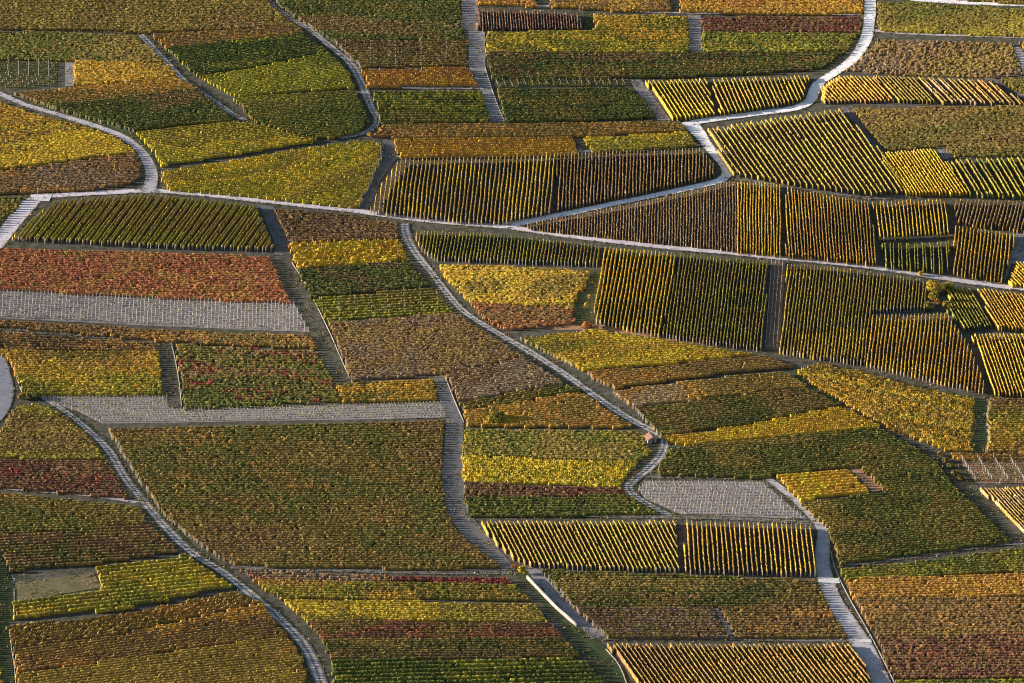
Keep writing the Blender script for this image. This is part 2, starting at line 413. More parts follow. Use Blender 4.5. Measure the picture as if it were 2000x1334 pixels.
NPLOT = [0]
def plot(label, poly, dirv, pal, sp=1.45, h=1.35, w=None, soil='dark', kind='vines', jit=.08, lump=.11, miss=.02, vine=.78,
         grad=0., ps=1., mixv=.38, spot=None, alt=None, posts=None, pair=0., leaves=None, stake=1.0, sw=.1, name='vineyard_plot',
         base=.12, inpost=None):
    seed = 100+NPLOT[0]*7; NPLOT[0] += 1
    P = np.array(poly, float)
    steep = abs(dirv[0]) < abs(dirv[1])*1.3
    if kind == 'vines' and steep:                       # tall trellised rows: thin and even
        w = (w or .42)*1.02; lump *= .25; jit *= .35; leaves = 1.5 if leaves is None else leaves; mixv *= .8
    elif leaves is None: leaves = 2.8
    hh = h*.85 if kind == 'vines' else h*.1
    Wp = unp(P[:, 0], P[:, 1], hh); Wr = Wp
    if kind == 'vines' and not steep: Wr = grow(Wp, .45)
    c = P.mean(0); dv = unp(c[0]+dirv[0]*.2, c[1]+dirv[1]*.2)-unp(c[0], c[1])
    ctr = Wp.mean(0); org = (float(ctr[0]), float(ctr[1]), float(hz(*ctr)))
    root = empty(name, org)
    tag(root, label, 'vineyard', 'vineyard plots on the hillside')
    link('soil', drape('soil', Wp, M[soil], .05+.004*(NPLOT[0] % 8), org), root)
    opt = dict(steep=steep, h=h, w=w or min(.75, .5*sp), vine=vine, jit=jit, lump=lump, miss=miss, base=base, leaves=leaves, grad=grad,
               ytop=Wp[:, 1].max(), ybot=Wp[:, 1].min(), seed=seed, ps=ps, pal=np.array([C[k] for k in pal.split()]),
               mixv=mixv, alt=alt, spot=spot, stake=stake, sw=sw)
    rows = clip_rows(Wr, dv, sp, pair)
    # at most 100 rows are parts; rows past that (never the largest) become one part
    if len(rows) > 100:
        order = sorted(range(len(rows)), key=lambda i: -np.linalg.norm(rows[i][1]-rows[i][0]))
        big = set(order[:99])
    else: big = set(range(len(rows)))
    rest = []; ends = []; nst = 0
    oa = np.array(org)
    for i, (p, q, k) in enumerate(rows):
        opt['rowi'] = k
        if kind == 'vines':
            # ragged row ends: the real rows never stop on one clean line
            Lr = np.linalg.norm(q-p); T = (q-p)/Lr
            if Lr > 5:
                p = p+T*rng.uniform(-.3, .9); q = q-T*rng.uniform(-.3, .9)
            V, F, cc = row_geometry(p, q, opt)
            if i in big: link('vine_row', raw_mesh('vine_row', V-oa, F, M['leaf'], cc), root)
            else: rest.append((V-oa, F, cc))
            ends.append((p-T*.25, q+T*.25))
        elif stake >= 2.4:                           # few tall posts: each one an object
            L = np.linalg.norm(q-p); T = (q-p)/L
            for s_ in np.arange(.3, L, stake):
                if nst >= 100: break
                e = p+T*(s_+rng.normal(0, .06)); nst += 1
                link('trellis_post', post_mesh(h, sw), root, (e[0]-org[0], e[1]-org[1], float(hz(e[0], e[1]))-org[2]))
            V, F, cc = young_leaves(p, q, opt)
            if len(F): link('young_vines', raw_mesh('young_vines', V-oa, F, M['leaf'], cc), root)
        else:
            r = stakes_row(p, q, opt)
            if r is None: continue
            rr = link('stake_row', raw_mesh('stake_row', r[0]-oa, r[1], M['post']), root)
            if leaves > 0:
                V, F, cc = young_leaves(p, q, opt)
                if len(F): link('young_vines', raw_mesh('young_vines', V-oa, F, M['leaf'], cc), rr)
            ends.append((p, q))
    if rest:
        nv = 0; VV = []; FF = []; CC = []
        for V, F, cc in rest:
            VV.append(V); FF.append(F+nv); CC.append(cc); nv += len(V)
        o = link('vine_rows', raw_mesh('vine_rows', np.vstack(VV), np.vstack(FF), M['leaf'], np.vstack(CC)), root)
        o['kind'] = 'stuff'
    if posts:
        pm = post_mesh(h+.25 if kind == 'vines' else 1.7, .15); lst = []
        # 'l' ends that lie left / far, 'r' ends that lie right / near, in the photo
        for p, q in ends:
            lo, hi = (p, q) if abs(p[0]-q[0]) > abs(p[1]-q[1]) and p[0] < q[0] or abs(p[0]-q[0]) <= abs(p[1]-q[1]) and p[1] > q[1] else (q, p)
            if 'l' in posts: lst.append(lo)
            if 'r' in posts: lst.append(hi)
        if len(lst) > 100: lst = lst[::max(1, int(math.ceil(len(lst)/100)))]
        for e in lst: link('end_post', pm, root, (e[0]-org[0], e[1]-org[1], float(hz(e[0], e[1]))-org[2]))
    if inpost:                                   # rows of tall trellis posts crossing the plot
        gap, ht = inpost; pm = post_mesh(ht, .15); lst = []
        T = dv/np.linalg.norm(dv); a0 = min((p@T) for p, q, k in rows)
        for p, q, k in rows:
            if k % 2: continue
            lo, hi = (p, q) if p@T < q@T else (q, p)
            s = a0+gap*.5
            while s < hi@T:
                if s > lo@T: lst.append(lo+T*(s-lo@T))
                s += gap
        if len(lst) > 100:
            idx = np.linspace(0, len(lst)-1, 100).astype(int); lst = [lst[i] for i in idx]
        for e in lst: link('trellis_post', pm, root, (e[0]-org[0], e[1]-org[1], float(hz(e[0], e[1]))-org[2]))
    return root

def area(name, poly, mat, dz=.09):
    P = np.array(poly, float); Wp = unp(P[:, 0], P[:, 1])
    if mat != 'slab': AREAS.append(Wp)
    o = link(name, drape(name, Wp, M[mat], dz)); tag(o, kind='structure'); return o

# ------------------------------------------------------------------ ground
def axis(near, lim, step):
    a = np.arange(-near, near+1e-6, step); far = [near]
    while far[-1] < lim: far.append(far[-1]*1.35)
    far = np.array(far[1:]); return np.concatenate([-far[::-1], a, far])
gx = axis(230, 9000, 5.); gy = axis(420, 9000, 5.)
GX, GY = np.meshgrid(gx, gy); V = np.stack([GX, GY, hz(GX, GY)], -1).reshape(-1, 3)
nx = len(gx); i = (np.arange(len(gy)-1)[:, None]*nx+np.arange(nx-1)[None]).ravel()
g = link('ground', raw_mesh('ground', V, np.stack([i, i+1, i+nx+1, i+nx], 1), M['verge'])); tag(g, kind='structure')
# ------------------------------------------------------------------ roads, lanes and paths (structure)
strip('road', [(1703, -40), (1700, 0), (1698, 40), (1690, 80), (1664, 118), (1625, 146), (1598, 164), (1588, 185), (1580, 199), (1552, 212), (1480, 222), (1405, 232), (1352, 240)], 4.2, M['concrete'], .17)
strip('road', [(1345, 238), (1366, 262), (1388, 292), (1410, 318), (1419, 335), (1408, 352), (1340, 369), (1200, 398), (1100, 419), (1035, 432), (985, 441)], 4.2, M['concrete'], .14, widths=[6, 4, 3.6, 3.6, 4, 4, 3.8, 3.8, 4, 4, 5.5])
strip('road', [(60, 384), (130, 381), (220, 376), (300, 373), (400, 380), (500, 391), (600, 402), (700, 413), (800, 427), (900, 437), (985, 443), (1100, 460), (1200, 472), (1300, 483), (1400, 492), (1500, 502), (1600, 511), (1700, 522), (1800, 537), (1900, 552), (2040, 570)], 3.4, M['pale'], .12)
strip('road', [(-40, 168), (0, 184), (50, 205), (120, 226), (190, 248), (240, 268), (272, 292), (290, 320), (297, 345), (290, 374)], 4, M['lane'], .15, widths=[2.8, 2.8, 2.8, 3, 3.2, 3.6, 4.2, 4.8])
strip('road', [(576, 40), (610, 62), (650, 95), (685, 125), (705, 160), (715, 185), (727, 215), (738, 235), (728, 250), (705, 262), (665, 270)], 4, M['track'], .15, widths=[2.6, 2.8, 3, 3.4, 3.3, 3, 2.6, 2])
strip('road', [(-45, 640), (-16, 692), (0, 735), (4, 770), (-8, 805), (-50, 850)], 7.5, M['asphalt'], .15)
strip('road', [(80, 775), (122, 800), (170, 838), (212, 880), (245, 935), (285, 985), (325, 1032), (375, 1080), (435, 1118), (495, 1165), (552, 1215), (595, 1262), (618, 1310), (640, 1370)], 4, M['track'], .15, widths=[2, 2.6, 3, 3.2, 3.3, 3.4, 3.4, 3.5, 3.8, 4, 4.2, 4.4])
strip('road', [(790, 437), (793, 460), (810, 492), (840, 530), (875, 575), (910, 612), (970, 650), (1030, 685), (1090, 722), (1150, 765), (1200, 800), (1250, 830), (1290, 850), (1298, 870), (1285, 897), (1255, 925), (1228, 948), (1235, 965), (1265, 985), (1310, 1008)], 4, M['track'], .15, widths=[3.4, 3.4, 2.9, 2.8, 2.8, 3, 3.2, 3.2, 3.3, 3.4, 3.8, 3.4, 2.4])
strip('road', [(1500, 935), (1545, 970), (1600, 1022), (1608, 1050), (1606, 1090), (1612, 1130), (1632, 1180), (1675, 1245), (1700, 1290), (1735, 1365)], 7, M['lane'], .15, widths=[2.4, 2.6, 4, 4.6, 5.2, 6, 6.2, 6.2, 6.2])
strip('path', [(62, 392), (30, 430), (5, 462), (-40, 520)], 6, M['pale'], .10, widths=[6.5, 6, 6])
strip('path', [(275, 68), (300, 95), (335, 132), (365, 162), (410, 192), (450, 220), (480, 235)], 2.8, M['track'], .10)
strip('path', [(-10, 55), (90, 58), (200, 62), (290, 66)], 1.2, M['dim'], .10)
strip('path', [(493, -20), (520, 5), (552, 25), (585, 45)], 3, M['dim'], .10)
strip('path', [(930, 8), (1060, 12), (1200, 20), (1330, 25), (1480, 27), (1684, 28)], 1.6, M['lane'], .12)
strip('path', [(1780, -2), (1880, 5), (1960, 8), (2040, 11)], 3.5, M['concrete'], .12)
strip('path', [(1708, 60), (1790, 66), (1900, 70), (2040, 74)], 2.4, M['lane'], .12)
strip('path', [(1985, 92), (2005, 140), (2015, 160)], 3, M['lane'], .12)
strip('path', [(1925, 152), (1960, 165), (2000, 190), (2040, 215)], 2.4, M['dim'], .12)
strip('path', [(1715, 467), (1790, 464), (1865, 460)], 1.8, M['concrete'], .13)
strip('path', [(1430, 350), (1510, 358), (1600, 375), (1700, 387), (1760, 384), (1860, 381), (2040, 387)], 2.4, M['dim'], .12)
strip('path', [(715, 170), (830, 172), (945, 173)], 1.6, M['lane'], .12)
strip('path', [(0, 636), (60, 648), (150, 655), (250, 664), (325, 669)], 1.5, M['dim'], .12)
strip('path', [(0, 952), (90, 960), (180, 968), (275, 982)], 2.4, M['lane'], .12)
strip('path', [(1180, 1246), (1400, 1246), (1660, 1250)], 3.2, M['dim'], .12)
strip('path', [(450, 1108), (620, 1113), (800, 1118), (1000, 1119)], 2.6, M['dim'], .12)
strip('path', [(925, 1008), (1100, 1008), (1300, 1010), (1450, 1014), (1590, 1022)], 2.4, M['dim'], .12)
strip('path', [(1640, 1105), (1800, 1086), (1950, 1064), (2040, 1060)], 2.2, M['dim'], .12)
strip('path', [(775, 306), (900, 302), (1020, 300), (1150, 296), (1260, 291), (1368, 284)], 1.6, M['lane'], .12)
strip('path', [(1240, 931), (1350, 933), (1500, 935)], 1.5, M['dim'], .12)
area('path', [(902, -25), (935, -25), (932, 55), (947, 58), (948, 130), (957, 160), (986, 238), (958, 238), (935, 172), (916, 130), (914, 60), (900, 50)], 'grey')
area('path', [(1050, -25), (1078, -25), (1074, 14), (1048, 12)], 'verge')
area('path', [(1308, -25), (1328, -25), (1324, 24), (1306, 20)], 'verge')
area('path', [(1140, 22), (1160, 24), (1160, 60), (1140, 60)], 'grass')
area('path', [(1344, 30), (1370, 30), (1370, 100), (1346, 100)], 'grey')
area('path', [(1228, 156), (1252, 156), (1310, 235), (1285, 235)], 'grey')
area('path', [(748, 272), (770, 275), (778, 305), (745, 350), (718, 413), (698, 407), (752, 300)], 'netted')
area('path', [(127, 116), (146, 116), (146, 168), (127, 168)], 'grey')  # only the lit half of the gap; darker ground replaces its shaded half
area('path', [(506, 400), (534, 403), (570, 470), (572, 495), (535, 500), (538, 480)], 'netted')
area('path', [(530, 498), (566, 498), (600, 560), (645, 660), (685, 742), (652, 742), (620, 680), (600, 620), (565, 560)], 'verge')
area('path', [(303, 668), (338, 668), (356, 797), (330, 797), (318, 765)], 'verge')
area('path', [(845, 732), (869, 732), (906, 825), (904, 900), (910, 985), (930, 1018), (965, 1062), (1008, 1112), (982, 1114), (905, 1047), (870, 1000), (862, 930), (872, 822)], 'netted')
area('path', [(1903, 768), (1932, 770), (1928, 884), (1898, 884)], 'grass')
area('path', [(1718, 830), (1737, 835), (1840, 880), (1875, 900), (1910, 950), (2000, 1045), (2040, 1085), (2000, 1075), (1980, 1060), (1868, 950), (1828, 897)], 'verge')
area('path', [(1535, 720), (1552, 722), (1592, 752), (1655, 790), (1640, 790), (1585, 757)], 'grass')
area('path', [(1985, 452), (2040, 458), (2040, 520), (1975, 515), (1960, 555), (1975, 490)], 'grey')
area('path', [(1642, 210), (1665, 208), (1692, 250), (1732, 294), (1712, 296)], 'netted')
area('path', [(1825, 284), (1848, 284), (1868, 305), (1843, 312)], 'grey')
area('path', [(1156, 528), (1178, 525), (1158, 634), (1120, 636), (1128, 574), (1148, 568)], 'grass')
area('path', [(1395, 1185), (1405, 1185), (1436, 1240), (1422, 1242)], 'grey')
area('path', [(1022, 1105), (1052, 1112), (1122, 1190), (1188, 1245), (1150, 1248), (1100, 1195), (1045, 1140)], 'grey')
area('path', [(1005, 1112), (1030, 1115), (1130, 1222), (1180, 1262), (1262, 1370), (1200, 1370), (1150, 1290), (1080, 1205)], 'grass')
area('path', [(-45, 1045), (2, 1045), (15, 1118), (28, 1135), (28, 1212), (14, 1216), (20, 1255), (32, 1380), (-45, 1380)], 'grass')
area('meadow', [(30, 1137), (182, 1120), (200, 1147), (28, 1178)], 'meadow', .11)
area('verge', [(150, 815), (180, 835), (250, 925), (300, 985), (390, 1080), (455, 1118), (445, 1122), (380, 1082), (290, 1000), (240, 930)], 'grass', .10)
area('verge', [(20, 195), (120, 222), (190, 245), (245, 266), (285, 300), (305, 335), (312, 332), (295, 295), (255, 255), (180, 230), (60, 195)], 'grass', .10)
area('verge', [(1080, 638), (1170, 634), (1310, 658), (1480, 686), (1500, 690), (1300, 664), (1170, 644), (1085, 645)], 'shrubby', .10)
area('verge', [(1700, 1100), (1730, 955), (1680, 905), (1652, 908), (1705, 962)][1:], 'shrubby', .10)
area('verge', [(1520, 690), (1600, 702), (1700, 716), (1830, 752), (1935, 772), (2040, 780), (2040, 786), (1900, 778), (1800, 755), (1690, 724), (1550, 705)], 'verge', .11)
area('concrete_slab', [(62, 383), (102, 380), (96, 394), (50, 392)], 'slab', .20)
area('concrete_slab', [(1597, 1132), (1637, 1130), (1641, 1140), (1601, 1142)], 'slab', .22)
area('concrete_slab', [(1677, 1250), (1700, 1249), (1703, 1255), (1680, 1256)], 'slab', .22)
area('concrete_slab', [(704, 182), (722, 182), (723, 185), (705, 185)], 'slab', .22)

# ------------------------------------------------------------------ the vineyard plots, from the top left
T = 2.0     # height of the tall trellised rows
P = plot
P('olive and brown plot filling the top left corner of the photo', [(-45, -45), (470, -45), (570, 46), (440, 55), (290, 60), (0, 52), (-45, 50)], (100, 2), 'ygreen olive khaki olive brown', sp=1.6, grad=.55)
P('olive green plot left of the upper gravel path, below the top left corner plot', [(-45, 60), (90, 62), (265, 70), (322, 120), (0, 113), (-45, 112)], (100, 4), 'khaki olive green olive green', sp=1.6)
P('narrow brown orange strip right of the upper gravel path, above the dark green plot', [(297, 66), (440, 60), (578, 48), (592, 62), (480, 74), (325, 92)], (100, -5), 'brown olive amber brown')
P('dark green plot between the upper gravel path and the curved track', [(326, 93), (480, 76), (592, 64), (636, 98), (500, 128), (385, 145)], (100, -12), 'dgreen green dgreen green', spot=('ygreen', .5))
P('bright yellow green plot on the left of the curved track, under the dark green one', [(386, 147), (500, 132), (640, 101), (683, 145), (690, 168), (500, 182), (458, 185)], (100, -12), 'green ygreen ygreen ygreen', grad=.3, spot=('olive', .4))
P('rounded green plot inside the bend of the curved track', [(458, 191), (500, 188), (692, 176), (708, 205), (718, 236), (700, 255), (650, 266), (618, 266), (560, 255), (500, 236)], (100, -6), 'ygreen olive green dgreen', grad=.5)
P('yellow wedge plot above the dark shadow line, left of centre top', [(268, 256), (458, 236), (492, 240), (560, 258), (622, 272), (460, 298), (315, 320), (302, 295)], (100, -10), 'ygreen olive yellow ygreen')
P('orange edged brown green strip sloping up to the gravel path bend', [(30, 180), (150, 170), (345, 149), (385, 172), (100, 206)], (100, -9), 'gold amber olive brown green', grad=.75, posts='l')
P('deep green plot above the left curved road, below the orange edged strip', [(102, 207), (386, 173), (455, 232), (262, 252), (180, 230)], (100, -9), 'brown green dgreen dgreen green', grad=.4, posts='l')
P('small golden rectangle plot beside the pale striped gap', [(146, 118), (323, 123), (345, 146), (146, 166)], (100, 0), 'gold olive yellow khaki', sp=1.2)
P('thin greyish plot of young vines with white posts at the left edge', [(-45, 114), (112, 119), (112, 166), (25, 176), (0, 168), (-45, 150)], (100, 2), 'khaki green tan', kind='stakes', soil='grass', h=1.3, sp=2.0, stake=3.6, sw=.16, leaves=9)
P('golden orange plot at the left edge under the curved road', [(-45, 192), (0, 198), (60, 220), (180, 250), (235, 272), (262, 295), (0, 327), (-45, 332)], (100, -7), 'orange gold olive yellow yellow khaki', grad=.6, spot=('yellow', .6))
P('brown plot tucked inside the bend of the left curved road', [(-45, 338), (0, 334), (266, 300), (275, 320), (273, 342), (255, 356), (180, 367), (0, 374), (-45, 376)], (100, -4), 'brown amber dbrown brown mauve', soil='earth', mixv=.6)
P('small dark green plot at the left edge beside the white striped path', [(-45, 382), (45, 382), (40, 395), (0, 437), (-45, 470)], (100, 2), 'olive green dgreen dbrown', sp=1.9)
P('dark plot of tall slanting paired rows under the pale lane', [(104, 392), (200, 383), (300, 379), (400, 389), (497, 400), (512, 425), (537, 484), (300, 478), (22, 464), (60, 430)], (66, -88), 'khaki khaki ygreen ygreen', h=1.75, sp=1.36, w=.5, pair=.28, vine=1.1, jit=.1, lump=.12, posts='r', base=.3)
P('large yellow green trapezoid plot above the pale lane', [(318, 334), (450, 314), (600, 288), (722, 272), (744, 284), (744, 305), (698, 403), (600, 393), (450, 377), (330, 367), (318, 350)], (100, -7), 'ygreen yellow khaki ygreen yellow', sp=1.3, posts='r', lump=.4)
P('big dark plot of upright yellow rows left of the row gap', [(780, 312), (900, 309), (1085, 302), (1080, 412), (985, 433), (900, 430), (800, 420), (722, 411), (745, 360)], (-8, 70), 'khaki khaki yellow tan', h=T, sp=1.42, w=.42, jit=.1, lump=.12, posts='lr', base=.3)
P('brownish plot of upright rows above the white road', [(1088, 302), (1200, 297), (1368, 291), (1396, 325), (1398, 340), (1340, 355), (1200, 386), (1086, 409)], (-2, 70), 'tan brown khaki khaki', h=1.9, sp=1.2, w=.42, jit=.14, lump=.2, alt='brown', posts='l', grad=0)
P('maroon triangular plot of upright rows between the two roads', [(1025, 437), (1200, 404), (1340, 375), (1437, 352), (1440, 488), (1300, 473), (1150, 457), (1040, 446)], (-2, 70), 'tan mauve tan khaki', h=1.6, sp=.98, w=.36, alt='brown', jit=.14, lump=.2, soil='earth')
P('golden block of upright rows right of the maroon triangle', [(1442, 354), (1490, 356), (1526, 362), (1526, 496), (1440, 488)], (0, 70), 'yellow gold yellow gold', h=T, sp=1.02, w=.38, jit=.1, lump=.15)
P('plot of upright gold green rows widening to the right above the lane', [(1534, 364), (1600, 378), (1697, 394), (1718, 515), (1600, 503), (1534, 497)], (5, 70), 'olive khaki amber gold yellow', h=T, sp=1.08, w=.38, jit=.1, lump=.2, grad=0)
P('small dark plot with gold rows above the short white path', [(1703, 396), (1750, 392), (1850, 389), (1855, 448), (1855, 456), (1718, 464)], (8, 70), 'yellow khaki gold', h=T, sp=1.3, w=.4, jit=.1, lump=.12)
P('small plot with pairs of bright green rows below the short white path', [(1722, 474), (1790, 474), (1856, 470), (1850, 529), (1730, 519)], (4, 70), 'ygreen green ygreen', h=T, sp=1.35, w=.4, pair=.35, jit=.12, lump=.2)
P('plot of left leaning gold rows at the right edge', [(1860, 389), (1990, 392), (2045, 394), (2045, 458), (1990, 448), (1870, 433)], (-18, 70), 'gold khaki tan', h=T, sp=1.28, w=.4, jit=.1, lump=.12)
P('tall block of yellow rows above the lane near the right edge', [(1866, 440), (1984, 457), (1976, 492), (1957, 545), (1858, 531)], (-8, 70), 'yellow gold khaki', h=T, sp=1.25, w=.4, jit=.1, lump=.15)
P('yellow corner plot at the right edge just above the lane', [(1985, 512), (2045, 505), (2045, 566), (1968, 554)], (60, 60), 'gold yellow gold', h=1.6, sp=1.2, w=.5)
P('large dark plot of steep slanting rows in the bend of the white road', [(1382, 250), (1480, 235), (1560, 222), (1640, 212), (1700, 270), (1752, 335), (1765, 374), (1700, 378), (1600, 365), (1500, 350), (1432, 338), (1405, 300)], (70, 98), 'olive khaki ygreen khaki olive', h=T, sp=1.8, w=.45, jit=.12, lump=.25, base=.3)
P('bright yellow plot of slanting rows right of the large dark slanting plot', [(1716, 297), (1822, 290), (1862, 332), (1890, 378), (1770, 377)], (60, 88), 'yellow gold yellow', h=1.9, sp=1.12, w=.42, lump=.25)
P('plot of widely spaced slanting green rows at the right edge', [(1848, 314), (1870, 310), (2045, 305), (2045, 384), (1895, 379)], (52, 85), 'ygreen green khaki ygreen', h=T, sp=1.75, w=.6, lump=.3, pair=.25)
P('olive brown plot of flat rows at the right edge above the slanting green rows', [(1668, 212), (2045, 207), (2045, 300), (1865, 303), (1845, 284), (1730, 290), (1695, 250)], (100, 2), 'brown khaki olive green', grad=.5)
P('band of gold rows slanting down right beside the white road', [(1606, 165), (1640, 147), (1700, 147), (1750, 196), (1604, 198)], (42, 46), 'gold khaki amber khaki', h=1.5, sp=1.3, w=.38, lump=.3)
P('middle olive block of the slanting band right of the white road', [(1703, 147), (1780, 149), (1832, 198), (1755, 197)], (44, 46), 'khaki olive ygreen', h=1.6, sp=1.2, w=.42, lump=.3)
P('right block of the slanting band with broad dark gaps', [(1792, 150), (1925, 155), (2000, 196), (2045, 204), (1842, 199)], (46, 46), 'amber khaki olive tan', h=1.6, sp=1.5, w=.55, pair=.3, lump=.3)
P('sparse grey brown plot right of the white road bend', [(1656, 134), (1690, 104), (1718, 76), (1975, 84), (1990, 118), (1996, 143), (1940, 147), (1750, 143)], (100, 2), 'mauve brown olive khaki', soil='earth', h=1.15, miss=.12, jit=.3, grad=0)
P('yellow scrap of vineyard at the right edge below the narrow lane', [(1993, 80), (2045, 80), (2045, 150), (2010, 128)], (100, 2), 'gold olive amber')
P('olive corner plot at the right edge beyond the forked white path', [(1950, 153), (2045, 150), (2045, 202), (2005, 184)], (100, 4), 'olive green khaki')
P('green plot with an orange lower edge in the top right corner', [(1716, 4), (1790, 4), (1900, 12), (2045, 18), (2045, 68), (1900, 64), (1716, 56)], (100, 3), 'dgreen green olive ygreen amber', grad=.6, sp=1.3)
P('strip above the white path in the top right corner', [(1790, -45), (2045, -45), (2045, 4), (1960, 2), (1850, -6)], (100, 3), 'olive dgreen khaki', sp=1.4)
P('bright orange plot at the top, left of the white road', [(1330, -45), (1683, -45), (1684, 22), (1600, 24), (1330, 20)], (100, 1), 'orange gold amber gold', sp=1.3)
P('red brown strip left of the white road with a dark red streak', [(1373, 32), (1682, 34), (1680, 60), (1372, 57)], (100, 1), 'brown maroon maroon olive', grad=.5, spot=('red', .3))
P('green yellow plot left of the white road under the red streak', [(1373, 60), (1678, 63), (1655, 95), (1372, 98)], (100, 1), 'ygreen green olive ygreen')
P('long dark olive plot ending at the white road bend', [(950, 102), (1340, 102), (1372, 102), (1652, 98), (1605, 130), (1480, 141), (1240, 148), (962, 151)], (100, -1), 'olive green dgreen brown', spot=('maroon', .3))
P('golden green plot with a step in its top edge, top centre', [(950, 62), (1070, 60), (1161, 60), (1161, 28), (1343, 31), (1346, 100), (950, 99)], (100, 0), 'green ygreen yellow green gold', spot=('gold', .5))
P('small maroon plot of upright rows at the top centre', [(932, 16), (1060, 20), (1130, 26), (1138, 56), (932, 56)], (5, 60), 'tan maroon tan', h=1.6, sp=1.0, w=.36, alt='maroon', soil='earth', lump=.15)
P('orange scrap of vineyard at the top edge left of the dark gap', [(935, -45), (1048, -45), (1047, 10), (934, 5)], (100, 1), 'orange gold amber')
P('brown gold plot at the top edge between two dark gaps', [(1080, -45), (1308, -45), (1308, 18), (1200, 18), (1076, 10)], (100, 1), 'brown gold brown khaki', sp=1.3)
P('large green plot at the top between the curved track and the grey path', [(530, -45), (900, -45), (900, 50), (910, 76), (650, 76), (600, 45), (545, 8)], (100, 2), 'olive green dgreen green brown', sp=1.6, posts='l', grad=.3)
P('brown green plot with lines of pale posts beside the curved track', [(652, 78), (912, 78), (914, 125), (706, 130)], (100, 2), 'dbrown olive brown green', soil='earth', sp=1.7, h=1.15, posts='l', inpost=(9, 1.7))
P('short orange plot wedged between the curved track and the grey path', [(709, 136), (914, 130), (930, 157), (935, 164), (718, 166)], (100, 0), 'orange gold amber orange', sp=1.8, h=1.6, lump=.4)
P('green plot with broad flat rows left of the grey path', [(728, 179), (942, 177), (958, 236), (745, 239), (738, 210)], (100, 0), 'green ygreen dgreen olive', sp=2.1, w=.9)
P('dark green plot right of the grey path under the netting strip', [(974, 174), (1228, 170), (1258, 195), (1282, 226), (986, 236)], (100, 0), 'dgreen green dgreen olive', sp=1.3)
P('pale strip of netted young vines above the dark green plot', [(966, 158), (1226, 156), (1234, 166), (972, 171)], (100, 0), 'green khaki', kind='stakes', soil='grass', h=1.4, sp=1.8, stake=2.5, sw=.14, leaves=10)
P('long olive orange band of vines above the golden strip', [(748, 243), (985, 242), (1310, 236), (1338, 246), (1345, 253), (1130, 262), (722, 266), (740, 254)], (100, -1), 'khaki olive amber brown', grad=.4)
P('long thin golden orange strip above the upright rows', [(766, 269), (1118, 267), (1128, 297), (782, 303)], (100, -1), 'gold orange amber gold yellow', sp=2.0, h=1.55, lump=.4)
P('yellow to olive wedge plot left of the white road', [(1140, 269), (1342, 257), (1362, 282), (1158, 295)], (100, -3), 'yellow ygreen olive khaki', sp=1.3)
P('bright yellow plot of slanting rows under the long dark olive plot', [(1258, 157), (1380, 152), (1398, 222), (1316, 231)], (50, 76), 'ygreen khaki yellow', h=1.8, sp=1.5, w=.45, lump=.2)
P('yellow plot of slanting rows touching the white road bend', [(1388, 153), (1588, 146), (1573, 166), (1570, 194), (1480, 212), (1406, 221)], (36, 76), 'khaki ygreen gold khaki', h=1.8, sp=1.5, w=.45, lump=.25)

# ---- middle left
P('dark brown plot below the lane, right of the plot of slanting paired rows', [(536, 407), (700, 421), (776, 435), (778, 463), (570, 471), (558, 452)], (100, 2), 'dbrown dbrown brown dbrown', sp=1.35)
P('brilliant yellow block beside the winding track', [(565, 475), (776, 465), (798, 504), (582, 521)], (100, -4), 'yellow gold yellow gold', sp=1.9, h=1.6, lump=.45, jit=.3)
P('dark green block under the brilliant yellow one', [(584, 526), (798, 509), (820, 532), (840, 555), (608, 577)], (100, -4), 'dgreen green dgreen dbrown', sp=1.4, h=1.5)
P('green plot with rows of white posts beside the winding track', [(612, 583), (843, 560), (868, 585), (886, 606), (642, 627)], (100, -6), 'green ygreen olive', soil='grass', sp=2.1, h=1.1, inpost=(5.5, 1.9))
P('large purplish brown plot left of the winding track', [(644, 630), (888, 610), (958, 655), (1020, 694), (868, 727), (688, 739)], (100, -4), 'mauve brown khaki brown mauve', soil='earth', sp=1.3)
P('pale mauve brown wedge above the dark shadow line', [(872, 730), (1025, 698), (1100, 745), (898, 781)], (100, -9), 'mauve tan mauve brown', soil='earth', sp=1.3)
P('thin green strip reaching down to the winding track', [(900, 786), (1105, 750), (1130, 761), (1000, 783), (907, 797)], (100, -15), 'olive green green', sp=1.4)
P('orange olive plot with a round bush casting a long shadow', [(908, 802), (1000, 787), (1133, 764), (1200, 808), (1243, 832), (910, 828)], (100, -8), 'gold khaki amber olive', sp=1.4)
P('olive plot behind the stone hut', [(908, 836), (1250, 842), (1262, 850), (1258, 872), (1278, 878), (1246, 898), (905, 886)], (100, 1), 'olive ygreen green khaki', sp=1.35)
P('brilliant yellow strip beside the winding track, below the hut', [(904, 889), (1246, 901), (1222, 926), (1212, 947), (905, 937)], (100, 2), 'yellow ygreen yellow yellow gold', sp=1.4, h=1.5, lump=.4)
P('maroon strip under the brilliant yellow one', [(907, 942), (1212, 952), (1226, 964), (908, 968)], (100, 2), 'dbrown maroon maroon olive', sp=1.6)
P('dark green strip above the white rimmed lane, lower centre', [(910, 971), (1228, 966), (1288, 1003), (916, 1003)], (100, 0), 'green dgreen green olive', sp=1.7)
P('brick red plot at the left edge', [(-45, 482), (0, 483), (250, 492), (525, 500), (538, 522), (566, 587), (380, 581), (200, 571), (-45, 560)], (100, 3), 'rust rust rust amber rust', sp=1.4, soil='earth', spot=('khaki', .3))
P('pale grey bare plot full of thin stakes at the left edge', [(-45, 566), (200, 577), (400, 587), (574, 591), (606, 648), (400, 640), (200, 631), (-45, 619)], (-3, 60), 'mauve green khaki', kind='stakes', soil='stony', h=1.15, sp=1.25, stake=1.55, sw=.17, leaves=1.6)
